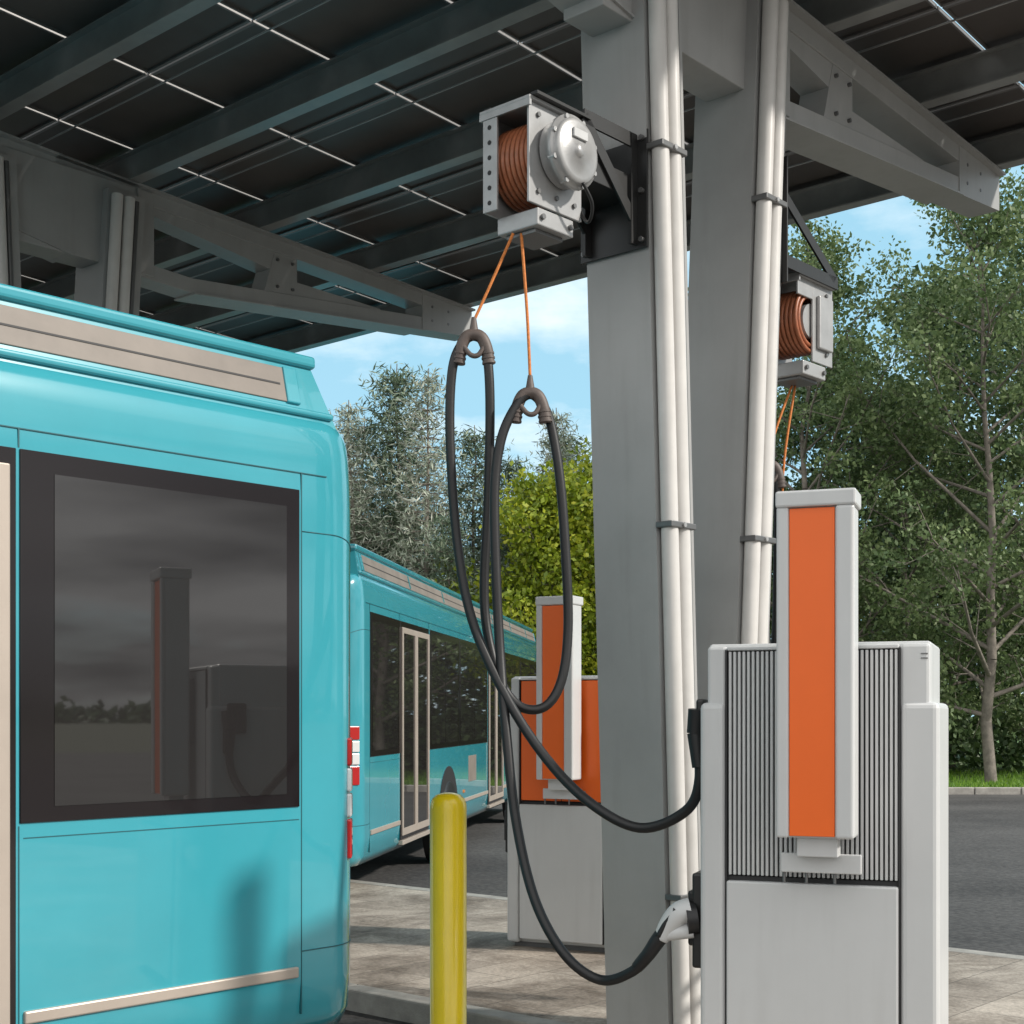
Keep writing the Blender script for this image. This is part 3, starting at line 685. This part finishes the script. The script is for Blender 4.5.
def tree_mesh(name, kind, H, Rc, seed, leafm, base=0.12, per=36, lsize=0.15, crad=0.46, trf=0.009):
    r = random.Random(seed); b = B(); cl = []
    def seg(p, q, r0, r1, n): b.cyl(p, q, r0, BARK, r1=r1, n=n, caps=False)
    pts = [Vector((0, 0, -0.1))]; k = 9; lean = Vector((r.uniform(-.04, .04), r.uniform(-.04, .04), 0))
    for i in range(1, k + 1):
        pts.append(Vector((0, 0, H * i / k)) + lean * H * i / k + Vector((r.uniform(-.16, .16), r.uniform(-.16, .16), 0)) * (1 if kind == 'd' else .3))
    tr = H * trf + 0.03
    for i in range(k): seg(pts[i], pts[i + 1], tr * (1 - i / k * 0.9), tr * (1 - (i + 1) / k * 0.9), 8)
    def at(t):
        f = t * k; i = min(int(f), k - 1); return pts[i].lerp(pts[i + 1], f - i)
    if kind == 'd':
        nl = 34
        for j in range(nl):
            t = base + (0.97 - base) * (j + r.random()) / nl
            az = j * 2.4 + r.uniform(-.5, .5)
            prof = math.sin(math.pi * min(1, max(0.0, (t - base) / (1 - base)) * 0.80 + 0.16)) ** 0.7
            Lb = Rc * prof * r.uniform(0.60, 1.18)
            el = r.uniform(0.05, 0.55) + t * 0.6
            d = Vector((math.cos(az) * math.cos(el), math.sin(az) * math.cos(el), math.sin(el)))
            p0 = at(t); p1 = p0 + d * Lb * 0.5; p2 = p1 + (d + Vector((r.uniform(-.3, .3), r.uniform(-.3, .3), 0.12))).normalized() * Lb * 0.5
            rb = tr * 0.38 * (1.1 - t)+0.012
            seg(p0, p1, rb, rb * .65, 6); seg(p1, p2, rb * .65, rb * .25, 5)
            for s in range(7):
                u = 0.2 + 0.8 * (s + r.random()) / 7
                q0 = p0.lerp(p1, u * 2) if u < .5 else p1.lerp(p2, u * 2 - 1)
                dd = (d * 0.6 + Vector((r.gauss(0, .7), r.gauss(0, .7), r.gauss(0.1, .5)))).normalized()
                q1 = q0 + dd * Lb * r.uniform(0.18, 0.38)
                seg(q0, q1, rb * .3, rb * .12, 4)
                for w in range(3):
                    d3 = (dd + Vector((r.gauss(0, .8), r.gauss(0, .8), r.gauss(0, .6)))).normalized()
                    q2 = q0.lerp(q1, r.uniform(.4, 1)) ; q3 = q2 + d3 * r.uniform(.25, .6)
                    seg(q2, q3, rb * .12, rb * .05, 3); cl.append(q3[:])
        V, tone = leaf_quads(cl, crad, per, lsize, seed=seed)
    else:
        nw = int(H / 0.36)
        for j in range(nw):
            t = base + (0.99 - base) * j / nw
            Lw = Rc * (1 - t) ** 0.75 * r.uniform(0.75, 1.1) + 0.15
            for q in range(6):
                az = j * 1.3 + q * math.pi / 3 + r.uniform(-.3, .3); Lb = Lw * r.uniform(0.6, 1.15)
                p0 = at(t); p1 = p0 + Vector((math.cos(az), math.sin(az), -0.08)) * Lb * .6
                p2 = p0 + Vector((math.cos(az + .1), math.sin(az + .1), 0.16)) * Lb
                seg(p0, p1, 0.03 * (1.1 - t) + .008, .012, 4); seg(p1, p2, .012, .005, 3)
                ns = max(2, int(Lb / 0.24))
                for s in range(ns):
                    u = (s + 1) / ns
                    if u < 0.25: continue
                    c = p0.lerp(p1, u / .6) if u < .6 else p1.lerp(p2, (u - .6) / .4)
                    for w in range(2):
                        cl.append((c + Vector((r.gauss(0, .16), r.gauss(0, .16), r.gauss(0.04, .07))))[:])
        V, tone = leaf_quads(cl, crad if crad != 0.46 else 0.30, per, lsize, aspect=0.16, flat=0.6, seed=seed)
    nb = len(b.v); nq = len(V) // 4
    li = b.mi(leafm)
    verts = b.v + [tuple(x) for x in V.tolist()]
    faces = b.f + (np.arange(nq * 4).reshape(-1, 4) + nb).tolist()
    me = bpy.data.meshes.new(name); me.from_pydata(verts, [], faces)
    for m in b.mats: me.materials.append(m)
    me.polygons.foreach_set('material_index', b.m + [li] * nq)
    me.polygons.foreach_set('use_smooth', b.s + [False] * nq)
    at_ = me.attributes.new('tone', 'FLOAT', 'POINT'); at_.data.foreach_set('value', np.concatenate([np.zeros(nb), tone]).astype(np.float32))
    me.update(); return me

D1 = tree_mesh('decid_a', 'd', 13.5, 4.3, 11, LEAF, base=0.06, per=44, lsize=0.13, crad=0.40)
D2 = tree_mesh('decid_b', 'd', 13.0, 4.0, 12, LEAF2, base=0.05, per=30, lsize=0.20)
D3 = tree_mesh('decid_c', 'd', 12.5, 4.4, 13, LEAF, base=0.08, per=36, lsize=0.13, crad=0.40)
MP = tree_mesh('maple', 'd', 7.2, 2.4, 14, LEAFY, base=0.10, per=36, lsize=0.17)
P1 = tree_mesh('pine_a', 'p', 11.0, 2.7, 21, NEEDLE, base=0.05, per=14, lsize=0.26)
P2 = tree_mesh('pine_b', 'p', 10.0, 2.4, 22, NEEDLE, base=0.05, per=11, lsize=0.26)
P3 = tree_mesh('pine_c', 'p', 11.0, 2.2, 23, NEEDLEP, base=0.30, per=5, lsize=0.24, crad=0.22)
def put(name, me, x, y, s=1.0, rot=0.0, sz=None):
    o = bpy.data.objects.new(name, me); scene.collection.objects.link(o)
    o.location = (x, y, 0); o.rotation_euler = (0, 0, rot); o.scale = (s, s, sz or s); return o
T = 'deciduous_tree'
put(T, D1, 7.5, 36, .97, 0.3); put(T, D3, 11.4, 34, 1.05, 1.0); put(T, D1, 14.4, 37, 1.07, 2.2)
put(T, D2, 9.4, 41, .86, 2.0); put(T, D2, 13.2, 43, 1.08, 3.4); put(T, D2, 4.6, 43, .80, 4.4)
put(T, D1, 18.5, 43, 1.1, 5.1); put(T, D1, 10.0, 36.5, .70, 4.1)
put(T, D2, 0.5, 48, .58, 2.4); put(T, D2, -4.0, 49, .62, 1.4); put(T, D2, -8.5, 49, .70, .4)
put('maple_tree', MP, 1.25, 35.5, .92, 0.5); put('maple_tree', MP, 3.0, 37, 1.0, 2.5)
Pn = 'pine_tree'
put(Pn, P1, -2.9, 39, 1.02, 0); put(Pn, P2, -4.6, 40, 1.0, 1); put(Pn, P2, -1.1, 40, .98, 2.1); put(Pn, P1, -7.2, 42, 1.0, 3)
put(Pn, P2, -5.4, 36, .74, 4.2); put(Pn, P2, -1.5, 35.5, .66, 5); put(Pn, P2, 0.1, 38, .74, 5.5)
put(Pn, P1, 1.4, 42, .90, 2.6); put(Pn, P2, 0.2, 41, .9, 4.6)
put(Pn, P3, -2.2, 36.5, .96, .7); put(Pn, P3, -3.9, 37.5, .90, 1.9); put(Pn, P3, 1.5, 39, .90, 3.2)

def leafobj(name, V, tone, m):
    me = bpy.data.meshes.new(name); nq = len(V) // 4
    me.from_pydata(V.tolist(), [], np.arange(nq * 4).reshape(-1, 4).tolist()); me.materials.append(m)
    a_ = me.attributes.new('tone', 'FLOAT', 'POINT'); a_.data.foreach_set('value', tone.astype(np.float32)); me.update()
    o = bpy.data.objects.new(name, me); scene.collection.objects.link(o)
cl = []
for i in range(750):
    x = rng.uniform(-12, 24); y = rng.uniform(38, 43); z = abs(rng.normal(0, 1.0)) + 0.2
    cl.append((x, y, min(z, 2.8)))
V, tone = leaf_quads(cl, 0.9, 28, 0.24, seed=5)
leafobj('undergrowth', V, tone, LEAF2)
cl = []
for i in range(1900):
    x = rng.uniform(-22, 34); y = rng.uniform(50, 55)
    top = (9.5 if x > 6 else 6.3) + 1.3 * math.sin(x * .9) + 0.8 * math.sin(x * 2.3 + 1)
    cl.append((x, y, top * rng.uniform(0, 1) ** 0.8))
V, tone = leaf_quads(cl, 1.4, 17, 0.58, seed=8, tones=rng.uniform(0, .6, 1900))
leafobj('background_trees', V, tone, LEAF2)
cl = []
for i in range(2600):
    a = rng.uniform(math.radians(-200), math.radians(35)); d = rng.uniform(290, 330)
    hh = 3.5 + 2.0 * math.sin(a * 17) + 1.5 * math.sin(a * 41)
    cl.append((math.cos(a) * d, math.sin(a) * d, rng.uniform(0, max(1.0, hh))))
V, tone = leaf_quads(cl, 2.4, 8, 2.6, seed=6)
leafobj('distant_trees', V, tone, LEAF2)
ng = 26000
gx = rng.uniform(-12, 24, ng); gy = 32.0 - (gx + 60) * 1.6 / 120 + rng.uniform(0, 1, ng) ** 1.6 * 9
h = rng.uniform(0.05, 0.14, ng); w = 0.014; an = rng.uniform(0, math.pi, ng); lx = rng.normal(0, .03, ng); ly = rng.normal(0, .03, ng)
base0 = np.stack([gx - np.cos(an) * w, gy - np.sin(an) * w, np.zeros(ng)], 1); base1 = np.stack([gx + np.cos(an) * w, gy + np.sin(an) * w, np.zeros(ng)], 1)
top = np.stack([gx + lx, gy + ly, h], 1); top2 = top + np.array([0.004, 0, 0])
V = np.stack([base0, base1, top2, top], 1).reshape(-1, 3)
leafobj('grass', V, np.repeat(rng.uniform(0, 1, ng), 4), GRASSB)

# ------------------------------------------------------------------ light, sky
sd = Vector((0.96, -0.28, 0)).normalized(); EL = R(34)
sv = Vector((sd.x * math.cos(EL), sd.y * math.cos(EL), math.sin(EL)))
sun = bpy.data.lights.new('sun', 'SUN'); sun.energy = 3.7; sun.angle = R(3.0); sun.color = (1, 0.95, 0.87)
so = bpy.data.objects.new('sun', sun); scene.collection.objects.link(so); so.rotation_euler = (-sv).to_track_quat('-Z', 'Y').to_euler()
w = bpy.data.worlds.new('World'); scene.world = w; w.use_nodes = True
nt = w.node_tree; N, L = nt.nodes, nt.links; bg = N['Background']
def math_(op, a, b_=None, clamp=False):
    n_ = N.new('ShaderNodeMath'); n_.operation = op; n_.use_clamp = clamp
    for i, v in enumerate((a, b_)):
        if v is None: continue
        if isinstance(v, (int, float)): n_.inputs[i].default_value = v
        else: L.new(v, n_.inputs[i])
    return n_.outputs[0]
sky = N.new('ShaderNodeTexSky'); sky.sky_type = 'NISHITA'; sky.sun_disc = False
sky.sun_elevation = EL; sky.sun_rotation = math.atan2(sd.x, sd.y); sky.air_density = 1.0; sky.dust_density = 0.6; sky.ozone_density = 1.0
tc = N.new('ShaderNodeTexCoord'); sp = N.new('ShaderNodeSeparateXYZ'); L.new(tc.outputs['Generated'], sp.inputs[0])
za = math_('ADD', math_('MAXIMUM', sp.outputs['Z'], 0.0), 0.18)
cb = N.new('ShaderNodeCombineXYZ'); L.new(math_('DIVIDE', sp.outputs['X'], za), cb.inputs[0]); L.new(math_('DIVIDE', sp.outputs['Y'], za), cb.inputs[1])
nz = N.new('ShaderNodeTexNoise'); nz.inputs['Scale'].default_value = 0.9; nz.inputs['Detail'].default_value = 9; nz.inputs['Roughness'].default_value = 0.58
L.new(cb.outputs[0], nz.inputs['Vector'])
hz = N.new('ShaderNodeMix'); hz.data_type = 'RGBA'; hz.inputs[0].default_value = 0.75
L.new(sky.outputs[0], hz.inputs[6]); hz.inputs[7].default_value = (3.0, 5.6, 6.9, 1)
# extra cloud cover away from +Y, added out of view to whiten the fill light
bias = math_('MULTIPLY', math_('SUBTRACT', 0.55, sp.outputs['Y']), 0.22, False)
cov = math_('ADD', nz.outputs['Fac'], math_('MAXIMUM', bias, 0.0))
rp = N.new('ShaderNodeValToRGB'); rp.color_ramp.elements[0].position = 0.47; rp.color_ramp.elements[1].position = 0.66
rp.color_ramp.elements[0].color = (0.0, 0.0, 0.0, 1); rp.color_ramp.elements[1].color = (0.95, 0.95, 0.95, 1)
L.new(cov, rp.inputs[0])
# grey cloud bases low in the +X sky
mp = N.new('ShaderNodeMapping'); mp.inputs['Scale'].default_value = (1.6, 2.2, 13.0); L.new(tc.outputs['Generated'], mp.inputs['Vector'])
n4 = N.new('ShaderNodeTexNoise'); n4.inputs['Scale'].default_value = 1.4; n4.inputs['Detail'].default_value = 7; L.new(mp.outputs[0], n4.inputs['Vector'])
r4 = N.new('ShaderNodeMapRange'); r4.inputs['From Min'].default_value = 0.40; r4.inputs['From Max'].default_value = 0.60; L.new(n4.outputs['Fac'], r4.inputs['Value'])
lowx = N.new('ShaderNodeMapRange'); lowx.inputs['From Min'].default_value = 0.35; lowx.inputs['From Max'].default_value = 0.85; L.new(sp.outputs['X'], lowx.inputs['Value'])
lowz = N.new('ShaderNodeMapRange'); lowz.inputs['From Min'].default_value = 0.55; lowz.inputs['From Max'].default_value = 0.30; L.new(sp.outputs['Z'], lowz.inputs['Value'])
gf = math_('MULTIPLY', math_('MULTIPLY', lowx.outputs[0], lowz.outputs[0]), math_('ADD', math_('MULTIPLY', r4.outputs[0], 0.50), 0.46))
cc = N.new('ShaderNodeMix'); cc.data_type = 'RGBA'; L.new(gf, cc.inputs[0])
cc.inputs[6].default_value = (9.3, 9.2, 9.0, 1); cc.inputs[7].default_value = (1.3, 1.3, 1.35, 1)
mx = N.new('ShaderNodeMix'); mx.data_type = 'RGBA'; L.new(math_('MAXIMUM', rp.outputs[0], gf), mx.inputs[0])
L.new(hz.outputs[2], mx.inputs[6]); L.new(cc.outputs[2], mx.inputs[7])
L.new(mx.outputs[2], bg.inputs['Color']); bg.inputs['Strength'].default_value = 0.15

# ------------------------------------------------------------------ camera
cam = bpy.data.cameras.new('camera'); co = bpy.data.objects.new('camera', cam); scene.collection.objects.link(co)
co.location = (0, 0, 1.6); co.rotation_euler = (R(90), 0, 0)
cam.lens = 50.27; cam.sensor_width = 36; cam.shift_y = 0.198; cam.clip_end = 3000; cam.clip_start = 0.1
scene.camera = co
scene.view_settings.view_transform = 'Standard'; scene.view_settings.look = 'None'; scene.view_settings.exposure = 0
